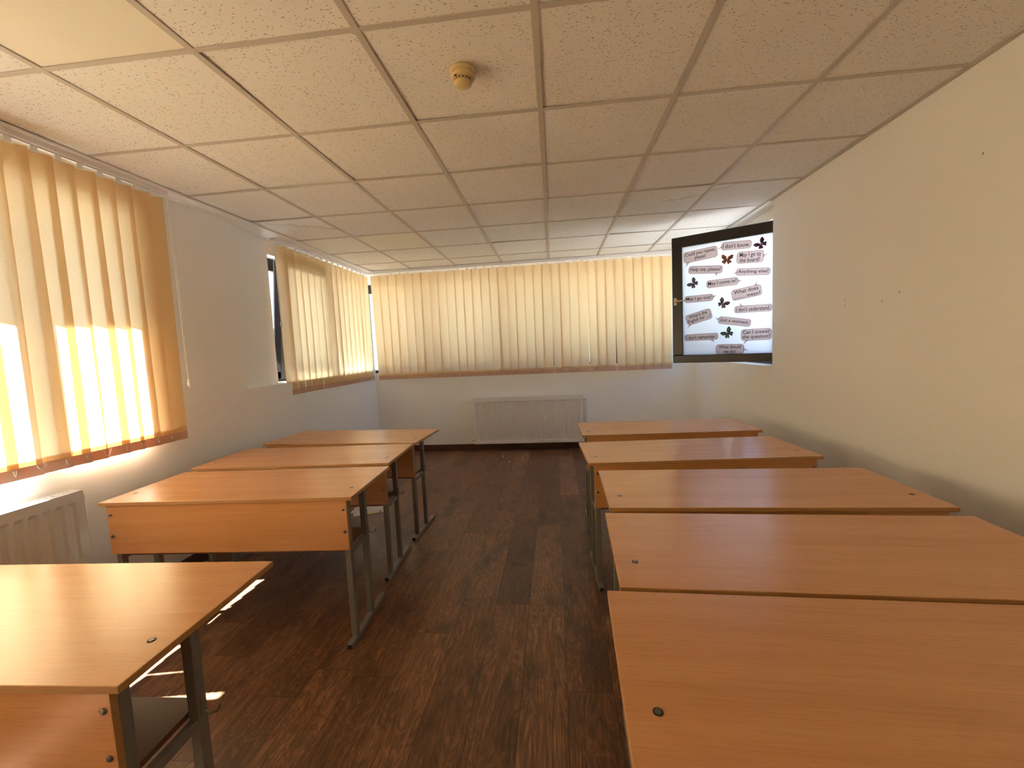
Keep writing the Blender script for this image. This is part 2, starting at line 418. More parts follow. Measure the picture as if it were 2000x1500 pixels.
b = MB(); b.box(XL-TH-.3, XR+TH+.3, YF-0.4, YB+TH+.3, TOP, TOP+0.25); struct(b.build('trim_9', M_OUT))          # roof slab
# white edge strips round the ceiling
b = MB()
b.box(XL, XL+0.105, YF, NL0, CEIL-0.012, CEIL-0.001); b.box(XL, XL+0.03, YF, NL0, CEIL-0.022, CEIL-0.012)
b.box(XN, XL+0.105, NL0, YB, CEIL-0.012, CEIL-0.001); b.box(XN, XN+0.03, NL0, YB, CEIL-0.022, CEIL-0.012)
struct(b.build('trim_1', M_TRIMW, bevel=0.001))
b = MB(); b.box(XR-0.018, XR, YF, NR0, CEIL-0.004, CEIL); struct(b.build('trim_2', M_GRID))
b = MB(); b.box(XR-0.03, XNR, NR0, YB, CEIL-0.012, CEIL-0.001); b.box(XNR-0.03, XNR, NR0, YB, CEIL-0.024, CEIL-0.012); struct(b.build('trim_3', M_TRIMW, bevel=0.001))
b = MB(); b.box(XN, XNR, YB-0.025, YB, CEIL-0.006, CEIL); struct(b.build('trim_4', M_TRIMW))

# ------------------------------------------------------------------ outside: ground, neighbouring house, added eave for shade
b = MB(); b.box(-60, 60, -60, 70, -3.3, -3.2)
struct(b.build('ground', mat('outside_ground', (0.20,0.20,0.20), 0.9)))
b = MB(); b.box(-3.29, XL-TH, 3.35, YB+TH, 2.42, 2.52); struct(b.build('added_eave', M_OUT))                    # unseen overhang added to block the sun from the recessed window's blind
t = thing('neighbouring_house', 'pale pink house with orange tiled roof glimpsed through the open recessed window', 'house', (-13.5, 16.5, -3.2), 0.3)
b = MB(); b.box(-4, 4, -3.5, 3.5, 0, 4.9); b.build('wall', mat('pink_render', (0.72,0.56,0.52), 0.85), t)
b = MB()
for sgn in (-1, 1):
    M_ = Matrix.Translation((0, 0, 5.9)) @ Matrix.Rotation(sgn*math.radians(-24), 4, 'X')
    b.box(-4.4, 4.4, min(0, sgn*4.4), max(0, sgn*4.4), -0.08, 0.08, M_)
b.build('roof', mat('roof_tile_orange', (0.55,0.20,0.10), 0.8), t)
for xx in (-2.4, 0, 2.4):
    b = MB(); b.box(xx-0.5, xx+0.5, -3.56, -3.47, 2.6, 3.9); b.build('window', M_FRAME, t)

# ------------------------------------------------------------------ windows
def win_x(name, xin, w, mull, sides=1, dep=0.07, glass=None, top=0.055):
    """fixed frame in a wall running along y; xin = room-side face, sides=+1 when outside is -x"""
    y0, y1, z0, z1 = w; b = MB(); s_ = -1 if sides == 1 else 1
    xa, xb = sorted((xin, xin + s_*dep)); fw = 0.055
    b.box(xa, xb, y0, y1, z0, z0+fw); b.box(xa, xb, y0, y1, z1-top, z1)
    b.box(xa, xb, y0, y0+fw, z0, z1); b.box(xa, xb, y1-fw, y1, z0, z1)
    for (mc, mw) in mull: b.box(xa, xb, mc-mw/2, mc+mw/2, z0+fw, z1-fw)
    o = struct(b.build(name, M_FRAME, bevel=0.003))
    edges = [y0+fw] + [v for (mc, mw) in mull for v in (mc-mw/2, mc+mw/2)] + [y1-fw]
    xm = (xa+xb)/2
    for k in range(0, len(edges), 2):
        if glass is not None and (k//2) not in glass: continue
        g = MB(); g.box(xm-0.003, xm+0.003, edges[k], edges[k+1], z0+fw, z1-fw); g.build('window_pane', M_GLASS, o)
    return o
win_x('window_1', -2.62, W1, [(-1.69, 0.15), (0.02, 0.15), (1.735, 0.15)])
win_x('window_2', -2.66, W2, [(4.62, 0.10)], glass=(1,), top=0.115)
win_x('window_4', 1.93, W4, [(4.79, 0.10)], sides=-1, glass=(1,))
# back window along x
b = MB(); x0, x1, z0, z1 = W3; ya, yb = YB+0.09, YB+0.16; fw = 0.042
b.box(x0, x1, ya, yb, z0, z0+fw); b.box(x0, x1, ya, yb, z1-0.115, z1); b.box(x0, x0+0.010, ya, yb, z0, z1); b.box(x1-fw, x1, ya, yb, z0, z1)
ml = [(-1.62, 0.11), (-0.62, 0.11), (0.02, 0.11), (0.86, 0.11)]
for mc, mw in ml: b.box(mc-mw/2, mc+mw/2, ya, yb, z0+fw, z1-fw)
w3 = struct(b.build('window_3', M_FRAME, bevel=0.003))
ed = [x0+0.010] + [v for mc, mw in ml for v in (mc-mw/2, mc+mw/2)] + [x1-fw]
for k in range(0, len(ed), 2):
    g = MB(); g.box(ed[k], ed[k+1], YB+0.122, YB+0.128, z0+fw, z1-fw); g.build('window_pane', M_GLASS, w3)
# outside sills
for nm, bx in (('trim_5', (XL-TH-0.05, -2.69, W1[0], W1[1], W1[2]-0.03, W1[2])),
               ('trim_6', (XL-TH-0.05, -2.73, W2[0], W2[1], W2[2]-0.03, W2[2])),
               ('trim_7', (2.0, XR+TH+0.05, W4[0], W4[1], W4[2]-0.03, W4[2]+0.002))):
    b = MB(); b.box(*bx); struct(b.build(nm, M_TRIMW))

# tilted sash of the recessed left window (bottom hinged, top leaning into the room)
t = thing('window_sash', 'black window sash tilted open in the left recess beside the blind', 'window sash', (-2.655, 4.175, W2[2]+0.03))
t.rotation_euler = (0, math.radians(5.2), 0)
b = MB(); hw, hh = 0.385, 1.10
b.box(0, 0.06, -hw, hw, 0, 0.07); b.box(0, 0.06, -hw, hw, hh-0.07, hh); b.box(0, 0.06, -hw, -hw+0.07, 0, hh); b.box(0, 0.06, hw-0.07, hw, 0, hh)
b.build('sash_frame', M_FRAME, t, bevel=0.004)
b = MB(); b.box(-0.012, -0.0005, -hw, -hw+0.05, 0.0, hh); b.box(-0.012, -0.0005, -hw, hw, 0, 0.05); b.build('daylit_profile', M_FRAMEG, t)  # grey strips along stile and bottom rail: daylight on the sash profile, as colour
b = MB(); b.box(0.028, 0.034, -hw+0.07, hw-0.07, 0.07, hh-0.07); b.build('glass', M_GLASS, t)
b = MB(); b.box(0.06, 0.068, hw-0.05, hw-0.02, 0.5, 0.57); b.tube([(0.064, hw-0.035, 0.54), (0.095, hw-0.035, 0.54), (0.1, hw-0.035, 0.42)], 0.008); b.build('handle', M_HANDLE, t)

# ------------------------------------------------------------------ open casement with stickers, swung in from the right wall
SA = Vector((1.1297, 4.2260, CAMZ-0.2174)); SANG = math.radians(-29.306)
SW, SH = 0.915, 1.17
sash = thing('open_casement', 'wide open black casement with frosted glass covered in English phrase stickers and butterflies', 'window sash', SA, SANG)
def bx(b, u0, u1, v0, v1, d0, d1): return b.box(u0, u1, d0, d1, v0, v1)     # local: x along sash, y away from camera
b = MB(); fw = 0.09
bx(b, 0, SW, 0, 0.072, 0, 0.062); bx(b, 0, SW, SH-0.095, SH, 0, 0.062); bx(b, 0, fw, 0.072, SH-0.095, 0, 0.062); bx(b, SW-fw, SW, 0.072, SH-0.095, 0, 0.062)
b.build('sash_frame', M_FRAME, sash, bevel=0.005)
b = MB(); bx(b, fw, SW-fw, 0.072, SH-0.095, 0.022, 0.030); b.build('frosted_glass', M_FROST, sash)
b = MB(); bx(b, 0.017, 0.043, 0.545, 0.612, -0.012, 0.0)
bx(b, 0.020, 0.040, 0.565, 0.592, -0.032, -0.012); hb = b.build('handle_base', M_HANDLE, sash, bevel=0.003)
b = MB(); b.tube([(0.03, -0.034, 0.579), (0.045, -0.045, 0.579), (0.10, -0.048, 0.579), (0.140, -0.046, 0.577)], [0.009, 0.008, 0.0065, 0.005], 10)
b.build('lever', M_HANDLE, sash, smooth=True)

def film(name, col, tw=0.5):
    mm = bpy.data.materials.new(name); mm.use_nodes = True; nt = mm.node_tree; nt.nodes.clear()
    out = nt.nodes.new('ShaderNodeOutputMaterial'); t_ = nt.nodes.new('ShaderNodeBsdfTranslucent'); g = nt.nodes.new('ShaderNodeBsdfDiffuse')
    n1 = noise(mm, objco(mm), 14, 3)
    cc = ramp(mm, n1, [(0.3, tuple(v*0.9 for v in col)), (0.7, tuple(min(1, v*1.08) for v in col))])
    L(mm, cc, t_.inputs[0]); L(mm, cc, g.inputs[0]); mx = nt.nodes.new('ShaderNodeMixShader'); mx.inputs[0].default_value = tw
    L(mm, g.outputs[0], mx.inputs[1]); L(mm, t_.outputs[0], mx.inputs[2]); L(mm, mx.outputs[0], out.inputs[0]); return mm
def clear_film(name, tint, col, fac):
    mm = bpy.data.materials.new(name); mm.use_nodes = True; nt = mm.node_tree; nt.nodes.clear()
    out = nt.nodes.new('ShaderNodeOutputMaterial'); t_ = nt.nodes.new('ShaderNodeBsdfTransparent'); g = nt.nodes.new('ShaderNodeBsdfDiffuse')
    t_.inputs[0].default_value = (*tint, 1); g.inputs[0].default_value = (*col, 1); mx = nt.nodes.new('ShaderNodeMixShader'); mx.inputs[0].default_value = fac
    L(mm, t_.outputs[0], mx.inputs[1]); L(mm, g.outputs[0], mx.inputs[2]); L(mm, mx.outputs[0], out.inputs[0]); return mm
M_BUB = clear_film('sticker_mauve_grey', (0.66,0.50,0.46), (0.6,0.45,0.4), 0.25); M_BUBL = clear_film('sticker_outline', (0.25,0.17,0.2), (0.2,0.13,0.12), 0.4); M_INK = clear_film('sticker_ink', (0.04,0.025,0.025), (0.02,0.015,0.015), 0.85)
GY0 = 0.0218   # room face of the glass
def rrect(w_, h_, rad, n=5):
    pts = []
    for cx, cy_, a0 in ((w_/2-rad, h_/2-rad, 0), (-w_/2+rad, h_/2-rad, 90), (-w_/2+rad, -h_/2+rad, 180), (w_/2-rad, -h_/2+rad, 270)):
        for k in range(n+1):
            a = math.radians(a0 + 90*k/n); pts.append((cx+rad*math.cos(a), cy_+rad*math.sin(a)))
    return pts
def local(uu, vv, ang, d):
    """sticker plane: x right, y up, facing the room"""
    return Matrix.Translation((uu, GY0-d, vv)) @ Matrix.Rotation(math.radians(ang), 4, 'Y').inverted() @ Matrix.Rotation(math.pi/2, 4, 'X')
def text_mesh(body, size, T, parent, fit_w=None, fit_h=None, bold=0.0):
    cu = bpy.data.curves.new('lettering', 'FONT'); cu.body = body; cu.size = size; cu.align_x = 'CENTER'; cu.align_y = 'CENTER'
    cu.space_line = 0.92; cu.offset = bold; cu.resolution_u = 3; cu.extrude = 0.0
    ob = bpy.data.objects.new('tmp', cu); C.objects.link(ob)
    dg = bpy.context.evaluated_depsgraph_get(); me = bpy.data.meshes.new_from_object(ob.evaluated_get(dg))
    bpy.data.objects.remove(ob); bpy.data.curves.remove(cu)
    xs = [v.co.x for v in me.vertices]; ys = [v.co.y for v in me.vertices]
    w_, h_ = max(xs)-min(xs), max(ys)-min(ys); cx, cy_ = (max(xs)+min(xs))/2, (max(ys)+min(ys))/2
    sx = (fit_w/w_) if fit_w else 1; sy = (fit_h/h_) if fit_h else sx
    me.transform(T @ Matrix.Diagonal((sx, sy, 1, 1)) @ Matrix.Translation((-cx, -cy_, 0)))
    me.materials.clear(); me.materials.append(M_INK); me.name = 'lettering'
    return link(bpy.data.objects.new('lettering', me), parent)
# text, centre u, v, tilt, width, height, tail (base x, base y side, tip dx, dy), text height share
bubbles = [
 ('Could you repeat,\nplease?', .246, .985, 4.0, .290, .100, (-.105, -1, -.028, -.034), .74),
 ("I don't know.", .540, 1.019, -4.0, .236, .070, (-.118, 0, -.028, -.024), .48),
 ('May I go to\nthe board?', .646, .902, -4.0, .206, .102, (.103, 2, .028, .018), .74),
 ('Help me, please!', .288, .845, -6.5, .290, .070, (.095, -1, .006, -.024), .52),
 ('Anything else?', .668, .775, -6.0, .258, .062, (-.129, 0, -.024, -.018), .52),
 ('May I come in?', .427, .711, .6, .258, .068, (.129, 2, .028, -.006), .52),
 ('What does\n.......... mean?', .619, .602, 7.8, .232, .096, (.075, 1, .014, .026), .74),
 ('May I go out?', .230, .591, 0.0, .246, .062, (.123, 2, .026, .014), .52),
 ("I don't understand.", .668, .460, -.9, .286, .062, (-.085, 1, -.018, .024), .52),
 ("What's the\nEnglish for ....?", .229, .422, 14.5, .226, .098, (-.085, -1, -.040, -.024), .74),
 ('Just a moment.', .524, .359, -10.6, .262, .066, (-.131, 0, -.028, .016), .50),
 ("I don't remember.", .248, .236, .4, .290, .062, (.09, -1, .022, -.024), .50),
 ('Can I answer\nthe question?', .693, .235, .1, .232, .100, (-.07, -1, -.028, -.030), .74),
 ('What should\nwe do?', .487, .116, -1.4, .228, .088, (.114, 2, .030, -.016), .74),
]
for i, (tx, uu, vv, ang, w_, h_, tail, share) in enumerate(bubbles):
    rad = min(h_*0.34, 0.026)
    def tailpts(g):
        bxx, side, dx, dy = tail
        if side == -1: return [(bxx-.012-g, -h_/2+.004), (bxx+.012+g, -h_/2+.004), (bxx+dx*(1+g*20), -h_/2+dy*(1+g*20))]
        if side == 1: return [(bxx-.012-g, h_/2-.004), (bxx+.012+g, h_/2-.004), (bxx+dx*(1+g*20), h_/2+dy*(1+g*20))]
        sg = -1 if side == 0 else 1
        return [(sg*(w_/2-.004), -.011-g), (sg*(w_/2-.004), .011+g), (sg*(w_/2)+dx*(1+g*20), dy*(1+g*20))]
    T0 = local(uu, vv, ang, 0.0)
    b = MB(); b.poly(rrect(w_, h_, rad), T0); b.poly(tailpts(0), T0)
    o1 = b.build('speech_bubble', M_BUB, sash)
    b = MB(); T1 = local(uu, vv, ang, 0.0005)
    for q0, q1 in ((rrect(w_, h_, rad), rrect(w_-.0055, h_-.0055, rad-.0022)), (tailpts(0.0), [tuple(0.72*p[k]+0.28*sum(q[k] for q in tailpts(0))/3 for k in (0,1)) for p in tailpts(0)])):
        for k in range(len(q0)):
            j = (k+1) % len(q0); b.poly([q0[k], q0[j], q1[j], q1[k]], T1)
    b.build('bubble_outline', M_BUBL, o1)
    text_mesh(tx, 0.03, local(uu, vv, ang, 0.0012), o1, fit_w=w_*(0.89 if i not in (2, 13) else 0.78), fit_h=h_*min(0.80, share*1.12), bold=0.00025)
# butterflies: four wings, body and antennae
def butterfly(uu, vv, ang, col, col2, sc=1.0):
    up = [(0.002,0.004),(0.010,0.030),(0.026,0.044),(0.043,0.046),(0.050,0.038),(0.044,0.028),(0.047,0.018),(0.034,0.008),(0.016,0.0)]
    lo = [(0.002,0.0),(0.020,0.002),(0.034,-0.004),(0.040,-0.016),(0.033,-0.026),(0.026,-0.024),(0.020,-0.036),(0.010,-0.034),(0.004,-0.016)]
    m1 = film('butterfly_wing', col, 0.35); m2 = film('butterfly_pattern', col2, 0.35)
    T = local(uu, vv, ang, 0.0012)
    b = MB()
    for sg in (-1, 1):
        for pts in (up, lo):
            q = [(sg*x*sc, y*sc) for x, y in pts]; b.poly(q if sg > 0 else q[::-1], T, -0.0004)
    o = b.build('butterfly', m1, sash)
    b = MB()
    T2 = local(uu, vv, ang, 0.0022)
    for sg in (-1, 1):
        for pts, (cx, cy_) in ((up, (0.030, 0.030)), (lo, (0.022, -0.014))):
            q = [(sg*(cx+(x-cx)*0.52)*sc, (cy_+(y-cy_)*0.5)*sc) for x, y in pts]; b.poly(q if sg > 0 else q[::-1], T2, -0.0004)
    b.build('wing_pattern', m2, o)
    b = MB(); b.tube([T2 @ Vector((0, -0.022*sc, -0.001)), T2 @ Vector((0, 0, -0.002)), T2 @ Vector((0, 0.016*sc, -0.001))], [0.0015*sc, 0.003*sc, 0.002*sc], 8)
    for sg in (-1, 1): b.tube([T2 @ Vector((0, 0.014*sc, -0.001)), T2 @ Vector((sg*0.006*sc, 0.028*sc, -0.001)), T2 @ Vector((sg*0.012*sc, 0.034*sc, -0.001))], 0.0009*sc, 5)
    b.build('body', M_INK, o)
butterfly(.731, .995, 42, (0.10,0.035,0.09), (0.22,0.05,0.12), .95)
butterfly(.466, .904, -8, (0.42,0.12,0.05), (0.62,0.25,0.12), 1.0)
butterfly(.187, .730, 48, (0.10,0.12,0.16), (0.32,0.33,0.38), .95)
butterfly(.432, .523, -38, (0.10,0.07,0.13), (0.45,0.28,0.22), .95)
butterfly(.473, .255, 38, (0.05,0.10,0.09), (0.20,0.30,0.20), 1.0)

# ------------------------------------------------------------------ vertical blinds
def vane_mesh(h, wd=0.127, curve=0.006):
    me = bpy.data.meshes.new('slat'); n = 6; vs = []; fs = []
    zz = [0.0, 0.052, 0.0521, 0.075, 0.0751, h*0.33, h*0.66, h]
    for z in zz:
        for k in range(n+1):
            s_ = k/n - 0.5; vs.append((s_*wd, curve*(4*s_*s_-1)*0.5, z))
    for j in range(len(zz)-1):
        for k in range(n): a = j*(n+1)+k; fs.append((a, a+1, a+n+2, a+n+1))
    # doubled cloth above the weight (hem seam)
    off = len(vs)
    for z in (0.050, 0.076):
        for k in range(n+1):
            s_ = k/n - 0.5; vs.append((s_*wd, curve*(4*s_*s_-1)*0.5-0.0012, z))
    for k in range(n): a = off+k; fs.append((a, a+1, a+n+2, a+n+1))
    me.from_pydata(vs, [], fs); me.materials.append(M_CLOTH)
    for p in me.polygons: p.use_smooth = True
    return me
def hem_mesh(wd=0.1275, curve=0.006):
    b = MB(); n = 6
    for k in range(n):
        s0, s1 = k/n-0.5, (k+1)/n-0.5
        y = lambda s_: curve*(4*s_*s_-1)*0.5
        vs = [b.bm.verts.new(p) for p in ((s0*wd, y(s0)-.0022, 0.0), (s1*wd, y(s1)-.0022, 0.0), (s1*wd, y(s1)-.0022, .052), (s0*wd, y(s0)-.0022, .052),
                                           (s0*wd, y(s0)+.0022, 0.0), (s1*wd, y(s1)+.0022, 0.0), (s1*wd, y(s1)+.0022, .052), (s0*wd, y(s0)+.0022, .052))]
        for q in ((0,1,2,3),(7,6,5,4),(0,4,5,1),(3,2,6,7)): b.bm.faces.new([vs[i] for i in q])
        if k == 0: b.bm.faces.new([vs[i] for i in (0,3,7,4)])
        if k == n-1: b.bm.faces.new([vs[i] for i in (1,5,6,2)])
    me = bpy.data.meshes.new('bottom_weight'); bmesh.ops.recalc_face_normals(b.bm, faces=b.bm.faces); b.bm.to_mesh(me); b.bm.free(); me.materials.append(M_HEM); return me
HEM = hem_mesh()
_b = MB(); _b.box(-0.012, 0.012, -0.002, 0.002, -0.012, 0.024); _b.box(-0.020, 0.020, -0.004, 0.004, -0.010, -0.004)
HANGER = bpy.data.meshes.new('slat_hanger'); _b.bm.to_mesh(HANGER); _b.bm.free(); HANGER.materials.append(M_CHAIN)
def blind(label, P0, P1, zbot, zrail, seed, angs=None, tilt=9, cord=None, wave=0.0, chain_droop=0.028, dense=0.112, name='vertical_blind', face=-1, cdir=1):
    """P0->P1: line of the hung slats seen from the room"""
    P0 = Vector((*P0, 0)); P1 = Vector((*P1, 0)); Ln = (P1-P0).length; ang = math.atan2(P1.y-P0.y, P1.x-P0.x)
    t = thing(name, label, 'blind', P0, ang, 'orange vertical blinds')
    rr_ = random.Random(seed)
    ztop = zrail-0.020
    # headrail: slotted box section, local -y faces the room
    b = MB(); b.box(-0.02, Ln+0.02, -0.024, -0.018, zrail, CEIL-0.003); b.box(-0.02, Ln+0.02, 0.018, 0.024, zrail, CEIL-0.003); b.box(-0.02, Ln+0.02, -0.018, 0.018, zrail+0.012, CEIL-0.003)
    b.box(-0.02, Ln+0.02, -0.018, -0.007, zrail, zrail+0.003); b.box(-0.02, Ln+0.02, 0.007, 0.018, zrail, zrail+0.003)
    b.build('headrail', M_RAIL, t, bevel=0.001)
    for xc in (-0.026, Ln+0.02):
        b = MB(); b.box(xc, xc+0.006, -0.026, 0.026, zrail-0.002, CEIL-0.002); b.build('end_cap', M_CHAIN, t)
    n = max(2, round((Ln-0.127)/dense)+1); sp = (Ln-0.127)/(n-1)
    vm = vane_mesh(ztop-zbot-0.004)
    ch = MB(); prev = None
    for k in range(n):
        x = 0.0635 + sp*k
        a = tilt + rr_.uniform(-3.0, 3.0)
        if angs and k in angs: a += angs[k]
        sway = rr_.gauss(0, 0.0035)
        if angs and ('s', k) in angs: sway = angs[('s', k)]
        o = link(bpy.data.objects.new('slat', vm), t)
        o.location = (x, 0.0, zbot); o.rotation_euler = (0, sway*1.0, math.radians(a))
        # swing about the top: shift the foot
        o.location.x += -math.sin(sway)*(ztop-zbot)
        h_ = link(bpy.data.objects.new('bottom_weight', HEM), o)
        g_ = link(bpy.data.objects.new('slat_hanger', HANGER), o); g_.location = (0, 0, ztop-zbot)
        fx = o.location.x; ca, sa = math.cos(math.radians(a)), math.sin(math.radians(a))
        pl = Vector((fx-0.06*ca, -0.06*sa-0.005, zbot+0.050)); pr_ = Vector((fx+0.06*ca, 0.06*sa-0.005, zbot+0.050))
        if prev is not None:
            dr = chain_droop*rr_.uniform(0.7, 1.25)
            c0, c1 = prev, Vector((fx-0.035*ca, -0.035*sa+face*0.006, zbot+0.046))
            ch.tube([c0.lerp(c1, q/8) + Vector((0, face*0.004, -dr*4*(q/8)*(1-q/8))) for q in range(9)], 0.0015, 5)
        prev = Vector((fx+0.035*ca, 0.035*sa+face*0.006, zbot+0.046))
    ch.build('bottom_chain', M_CHAIN, t)
    if cord:
        cx, zlow = cord; b = MB()
        b.tube([(cx+cdir*q[0], face*q[1], q[2]) for q in ((0, .012, zrail+0.003), (.003, .016, (zrail+zlow)/2), (.006, .018, zlow+0.04), (.010, .018, zlow), (.016, .018, zlow+0.04), (.012, .020, (zrail+zlow)/2+0.1), (.006, .014, zrail+0.003))], 0.0022, 6)
        b.build('pull_chain', M_CHAIN, t)
        b = MB(); b.lathe([(0.004, zlow+0.055), (0.009, zlow+0.05), (0.010, zlow+0.012), (0.006, zlow+0.004)], 12, Matrix.Translation((cx+cdir*0.011, face*0.018, 0))); b.build('cord_weight', M_CHAIN, t)
    return t
# the left blinds run from far end to near end, so their local +y faces the room
ZR = CEIL-0.036
bl1 = blind('large sunlit orange vertical blind on the near left window above the radiator', (XL+0.062, 2.512), (XL+0.062, -2.52), 0.881, ZR, 11, dense=0.099,
            angs={1: 3, 5: 8, 6: -6, 8: 5, 9: 6, 11: 93, ('s', 11): 0.004, ('s', 10): -0.020, ('s', 12): -0.002, ('s', 4): .006, ('s', 5): -.006, ('s', 7): .006, ('s', 8): -.006, ('s', 2): .002, ('s', 3): -.002, ('s', 6): 0.0}, tilt=-9, cord=(-0.026, CAMZ-0.16), face=1, cdir=-1)
bl2 = blind('orange vertical blind over the recessed left window, next to the back corner', (-2.452, 5.535), (-2.466, 3.692), 1.024, ZR, 5, tilt=-10, angs={14: -5, 15: -3}, cord=(1.872, CAMZ+0.28), face=1)
bl3 = blind('wide orange vertical blind across the back wall window above the radiator', (-2.390, 5.520), (1.458, 5.455), 1.022, ZR, 23, tilt=8,
            angs={('s',0): -.016, ('s',1): -.006, ('s',3): .006, 4: 6, ('s',6): .007, ('s',7): -.007, 10: -9, 11: 4, ('s',12): .006, ('s',13): -.004, ('s',14): -.013, 13: -8, 17: -7, 18: 5, ('s',20): .007, ('s',21): -.008, 22: -9, 25: 4, ('s',27): .009, ('s',28): -.009, 30: -6})

b = MB(); b.tube([(0.935, 0.012, 1.030), (0.955, 0.014, 1.012), (0.975, 0.014, 0.996), (0.995, 0.014, 1.012), (1.015, 0.012, 1.030)], 0.0018, 6)
b.build('loose_chain_loop', M_CHAIN, bl2)

# ------------------------------------------------------------------ radiators
def radiator(label, length, height, depth, loc, rz, ribs, valve_bottom=True):
    """local: x along the radiator, -y faces the room, back at y=0"""
    t = thing('panel_radiator', label, 'radiator', loc, rz, 'white panel radiators')
    L2 = length/2
    # front panel pressed into vertical ribs
    b = MB(); n = ribs; pit = (length-0.06)/n; y0 = -depth
    cols = [-L2, -L2+0.028]
    prof = [(-L2, 0), (-L2+0.026, 0)]
    for k in range(n):
        xx = -L2+0.03+pit*k
        prof += [(xx+pit*0.10, 0), (xx+pit*0.28, 0.011), (xx+pit*0.72, 0.011), (xx+pit*0.90, 0)]
    prof += [(L2-0.026, 0), (L2, 0)]
    zs = [(0.0, 0), (0.030, 0), (0.046, 1), (height-0.062, 1), (height-0.046, 0), (height-0.004, 0)]
    rows = [[b.bm.verts.new((x, y0+d*fz, z)) for x, d in prof] for z, fz in zs]
    for A, B in zip(rows, rows[1:]):
        for i in range(len(A)-1): b.bm.faces.new((A[i], A[i+1], B[i+1], B[i]))
    b.box(-L2, L2, y0+0.0125, y0+0.015, 0.0, height-0.004)
    b.build('front_panel', M_RAD, t, recalc=False)
    b = MB(); b.box(-L2, L2, -0.035, -0.028, 0.02, height-0.02); b.box(-L2+0.03, L2-0.03, y0+0.02, -0.036, 0.03, height-0.03); b.build('convector_core', M_RADD, t)
    for sx in (-1, 1):
        b = MB(); b.box(min(sx*L2, sx*(L2+0.003)), max(sx*L2, sx*(L2+0.003)), y0-0.001, -0.025, 0.0, height); b.build('side_cover', M_RAD, t, bevel=0.001)
    b = MB(); b.box(-L2, L2, y0-0.001, y0+0.010, height-0.004, height+0.002); b.box(-L2, L2, -0.036, -0.026, height-0.004, height+0.002)
    m_ = int(length/0.022)
    for k in range(m_):
        x = -L2+0.01+k*(length-0.02)/(m_-1); b.box(x-0.004, x+0.004, y0+0.010, -0.036, height-0.003, height+0.001)
    b.build('top_grille', M_RAD, t)
    b = MB()
    for sx in (-0.8, 0.8): b.box(sx*L2-0.015, sx*L2+0.015, -0.028, 0.0, height*0.2, height*0.8)
    b.build('wall_bracket', M_RAD, t)
    b = MB(); T = Matrix.Translation((-L2-0.004, y0*0.5, 0.045)) @ Matrix.Rotation(-math.pi/2, 4, 'Y')
    b.lathe([(0.010, 0), (0.010, 0.02), (0.015, 0.022), (0.015, 0.040), (0.008, 0.045)], 14, T)
    b.tube([(-L2-0.03, y0*0.5, 0.045), (-L2-0.03, y0*0.5+0.02, 0.03), (-L2-0.03, 0.0, 0.028)], 0.008, 10)
    b.build('valve', M_CHROME, t, smooth=True)
    b = MB(); T = Matrix.Translation((L2+0.004, y0*0.5, height-0.045)) @ Matrix.Rotation(math.pi/2, 4, 'Y')
    b.lathe([(0.009, 0), (0.009, 0.008), (0.015, 0.012), (0.017, 0.030), (0.012, 0.034)], 16, T); b.build('vent_plug', M_CHAIN, t, smooth=True)
    return t
radiator('white ribbed radiator on the back wall under the wide blind', 1.45, 0.612, 0.100, (-0.385, YB-0.002, 0.104), 0, 40)
radiator('white radiator on the left wall below the large near blind', 1.40, 0.640, 0.098, (XL+0.002, 1.84-0.70, 0.122), math.pi/2, 26)

# ------------------------------------------------------------------ smoke detector
t = thing('smoke_detector', 'round cream smoke detector on the ceiling', 'smoke detector', (-0.318, 1.735, CEIL))
b = MB(); b.lathe([(0.048, 0.0), (0.050, -0.004), (0.049, -0.012), (0.046, -0.016)], 40); b.build('mounting_base', M_CREAM, t, smooth=True)
b = MB(); b.lathe([(0.047, -0.016), (0.0465, -0.030), (0.043, -0.036), (0.030, -0.037)], 40); b.build('housing', M_CREAM, t, smooth=True)
b = MB(); b.lathe([(0.030, -0.036), (0.031, -0.046), (0.030, -0.047)], 32); b.build('sensing_chamber', M_CREAM, t)
b = MB(); b.lathe([(0.034, -0.045), (0.036, -0.049), (0.033, -0.056), (0.022, -0.061), (0.008, -0.063)], 40); b.build('cap', M_CREAM, t, smooth=True)
b = MB()
for k in range(14):
    a = 2*math.pi*k/14; ca, sa = math.cos(a), math.sin(a)
    b.lathe([(0.0026, 0), (0.0026, 0.0015)], 8, Matrix.Translation((0.0312*ca, 0.0312*sa, -0.041)) @ Matrix.Rotation(a, 4, 'Z') @ Matrix.Rotation(math.pi/2, 4, 'Y'))
b.lathe([(0.0045, 0), (0.0045, 0.002)], 12, Matrix.Translation((-0.022, -0.036, -0.0392)) )
b.build('vent_hole', M_DARK, t)

